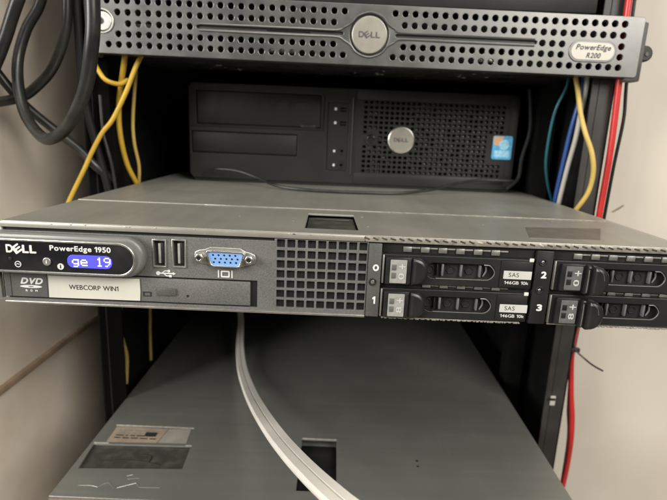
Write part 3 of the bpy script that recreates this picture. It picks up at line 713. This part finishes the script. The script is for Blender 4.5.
cable('power_cord', 'straight black cord hanging against the left rack post, right of the big loop', 'power cord',
      [(-212, 436, 260), (-213, 436, 115), (-213.5, 436, 60), (-213, 437, 20), (-206, 438, -20), (-199, 439, -55), (-196, 441, -90)], 3.4, 'cord_dark', G1)
G2 = 'yellow patch cables in the rack'
cable('patch_cable', 'thickest yellow cable, hanging upright left of the black computer', 'cable',
      [(-180.1, 445.0, 58.3), (-181.5, 445.0, 48.0), (-191.7, 455.0, 16.8), (-193.6, 458.0, -9.5), (-192.9, 468.0, -37.3), (-188.1, 479.0, -59.4), (-186.5, 495.0, -88.8)], 2.35, 'yellow', G2)
cable('patch_cable', 'yellow cable slanting down left across the rack post to the lid corner', 'cable',
      [(-163, 447, 62), (-169.7, 440.0, 45.3), (-177.4, 436.0, 24.4), (-188.7, 434.0, 2.2), (-198.6, 434.0, -9.7), (-207.2, 432.0, -25.6), (-214.1, 430.0, -40.8), (-225.3, 425.0, -65.3), (-234.8, 420.0, -89.9)], 1.9, 'yellow', G2)
cable('patch_cable', 'short curved yellow cable end just under the bezel lock', 'cable',
      [(-202.4, 436.0, 46.9), (-198.6, 434.0, 40.6), (-191.7, 432.0, 32.9), (-183.7, 438.0, 30.6), (-178.9, 445.0, 34.6)], 1.9, 'yellow', G2)
cable('patch_cable', 'thin dim yellow cable behind the thick upright one', 'cable',
      [(-185.2, 480.0, 46.3), (-190.0, 480.0, 5.8), (-190.2, 480.0, -16.8), (-188.6, 485.0, -40.0), (-191.4, 490.0, -59.8), (-194.0, 500.0, -75.0)], 1.6, 'yellow2', G2)
cable('patch_cable', 'wavy yellow cable hanging below the display end of the wide server', 'cable',
      [(-206, 470, -112), (-206.4, 470.0, -170), (-210.3, 470.0, -194), (-207.0, 470.0, -214), (-205.0, 472.0, -232), (-208.0, 474.0, -262)], 1.8, 'yellow2', G2)
cable('patch_cable', 'faint straight yellow cable deep in the dark below the wide server', 'cable',
      [(-200, 530, -120), (-201.4, 530.0, -204.6), (-202.3, 530.0, -226.1), (-202.8, 530.0, -262.7)], 1.6, 'yellow2', G2)
cable('patch_cable', 'pale yellow cable bowing out in front of the right rack post', 'cable',
      [(198.0, 450.0, 52.4), (200.7, 448.0, 41.0), (202.1, 440.0, 22.5), (204.8, 432.0, 6.6), (210.6, 428.0, -9.0), (214.3, 428.0, -24.9), (213.7, 430.0, -41.6), (209.3, 435.0, -55.7), (206.2, 440.0, -65.3), (204, 446, -90)], 2.0, 'yellow2', G2)
cable('thin_cable', 'thin black cable hanging between the two yellow cables on the left', 'cable',
      [(-199.2, 436.0, 21.1), (-198.1, 435.0, -7.2), (-194.9, 435.0, -23.6), (-192.1, 436.0, -40.4), (-190.3, 438.0, -70.9)], 1.4, 'cord')
cable('patch_cable', 'thin teal cable hanging to the right of the black computer', 'cable',
      [(196.4, 460.0, 53.3), (195.3, 460.0, 44.0), (190.0, 460.0, 29.8), (188.4, 462.0, 17.9), (188.3, 465.0, -1.5), (190.8, 470.0, -21.6), (198.4, 478.0, -40.0), (207.9, 486.0, -56.5), (218.7, 492.0, -76.3)], 1.3, 'teal')
cable('patch_cable', 'dark blue cable hanging beside the white one', 'cable',
      [(208.7, 458.0, 53.6), (208.7, 458.0, 42.1), (206.0, 458.0, 23.3), (204.5, 460.0, 6.5), (204.4, 465.0, -20.7), (204.9, 470.0, -41.5), (205.8, 474.0, -57.7), (207.1, 478.0, -74.3), (208, 480, -95)], 2.1, 'blue')
cable('patch_cable', 'white cable hanging between the blue and pale yellow cables', 'cable',
      [(208.6, 452.0, 54.1), (208.9, 452.0, 41.6), (208.1, 453.0, 23.2), (207.9, 455.0, 1.9), (207.2, 460.0, -20.3), (207.0, 465.0, -43.4), (206.9, 468.0, -59.4), (207.5, 472.0, -75.9), (208, 474, -95)], 2.2, 'whitec')
red = [(225.8, 438.0, 121.5), (226.3, 438.0, 95.9), (229.0, 438.0, 42.4), (230.9, 438.0, -6.2), (231.5, 440.0, -53.4), (232.1, 442.0, -89.6), (231.6, 445.0, -123.1), (231.5, 448.0, -161.1), (231.7, 450.0, -194.3), (237.0, 450.0, -236.1), (242.8, 450.0, -268.5), (245.4, 450.0, -299.8), (244.8, 450.0, -336.8), (241.7, 450.0, -372.8), (240, 450, -420)]
cable('patch_cable', 'bright red cable running down beside the right rack post', 'cable', red, 2.6, 'red', 'cables down the right rack post')
cable('thin_cable', 'thin black cable running down just right of the red one, against the pale wall', 'cable',
      [(234.7, 446.0, 123.9), (235.3, 446.0, 97.8), (239.8, 446.0, 43.4), (241.9, 446.0, 19.1), (240.2, 446.0, -18.9), (240.4, 448.0, -61.3), (240.7, 450.0, -95.7), (237.6, 452.0, -134.0), (237.4, 456.0, -174.6), (238.4, 459.0, -217.4), (241.9, 459.0, -260.6), (247.5, 459.0, -305.5), (247, 459, -420)], 1.4, 'cord', 'cables down the right rack post')
cable('thin_cable', 'thin black cable lying across the lid in front of the black computer', 'cable',
      [(-130.8, 505.0, -43.9), (-116.7, 496.0, -40.7), (-95.1, 490.0, -41.3), (-74.2, 480.0, -46.3), (-53.1, 462.0, -51.0), (-27.7, 452.0, -52.2), (-0.9, 449.0, -52.4), (30.4, 451.0, -52.4), (57.9, 457.0, -52.2), (87.2, 470.0, -49.7), (113.3, 485.0, -44.6), (140.1, 497.0, -40.8), (177.4, 505.0, -41.1)], 1.35, 'cord')
cable('thin_cable', 'black cable drooping down the right end of the black computer', 'cable',
      [(181, 507, 47), (184, 506, 27), (185, 504, 6), (180.5, 504, -19), (179, 503, -38), (166, 497.0, -49)], 2.0, 'cord_dark')
b = MB(); tie = [(230.8, 445.0, -166), (229.5, 444.5, -180.9), (231, 443.5, -190.5), (238.4, 435.0, -197.2), (245.0, 432.0, -201.5), (252.9, 430.0, -205.2)]
b.tube(tie, .85, 'cord', 8, 6); b.box(227.5, 235.5, 442.2, 446, -193.5, -189.5, 'cord', .6)
tag(b.build('cable_tie'), 'black cable tie with loose end sticking out from the red cable', 'cable tie')
b = MB(); b.box(214.4, 219.4, 441.3, 442.8, -249, -239, 'whitec', .5); b.box(212.5, 218.8, 440.6, 441.28, -243.5, -241, 'cord', .2)
tag(b.build('cable_tag'), 'small white tag with black band on the right rack post below the wide server', 'tag')

# flat ivory cable
def ribbon(pts, widths, ups, th):
    P_ = catmull([Vector(p) for p in pts], 8); n = len(P_); vs = []; fs = []; prof = 16
    for i, p in enumerate(P_):
        t = (P_[min(i + 1, n - 1)] - P_[max(i - 1, 0)]).normalized()
        s_ = i / (n - 1) * (len(widths) - 1); k = min(int(s_), len(widths) - 2); u = s_ - k
        wd = widths[k] * (1 - u) + widths[k + 1] * u
        sd = Vector(ups[k]).lerp(Vector(ups[k + 1]), u); sd = (sd - t * t.dot(sd)).normalized(); nn = sd.cross(t)
        for a, c in ((-1, -.35), (-1, .35), (-.86, 1), (-.10, 1), (-.04, .55), (.04, .55), (.10, 1), (.86, 1), (1, .35), (1, -.35), (.86, -1), (.10, -1), (.04, -.55), (-.04, -.55), (-.10, -1), (-.86, -1)):
            vs.append(p + sd * a * wd / 2 + nn * c * th / 2)
    for i in range(n - 1):
        for k in range(prof): fs.append([i * prof + k, i * prof + (k + 1) % prof, (i + 1) * prof + (k + 1) % prof, (i + 1) * prof + k])
    fs.append(list(range(prof))[::-1]); fs.append([(n - 1) * prof + k for k in range(prof)])
    b = MB(); vadd(b.bm, Matrix.Identity(4), vs, fs, b.mi('flatc')); return b
rp = [(-118, 640, -170), (-114.4, 600.0, -210.7), (-109.4, 580.0, -232.0), (-103.0, 540.0, -244.2), (-91.0, 488.0, -246.6), (-71.9, 420.0, -233.9), (-52.9, 355.0, -214.5), (-34.0, 295.0, -194.6), (-18.5, 250.0, -178.4), (-5.4, 218.0, -167.4), (5.9, 198.0, -162.6), (17.0, 184.0, -161.4), (40, 160, -163)]
b = ribbon(rp, [5, 6.5, 7.5, 9, 10.5, 11.8, 12.8, 13.2, 13.3, 13.3, 13.3, 13.3, 13.3], [(1, 0, 0)] * 13, 4.2)
tag(b.build('flat_cable'), 'flat ivory cable sweeping forward from the dark over the bottom server', 'cable')
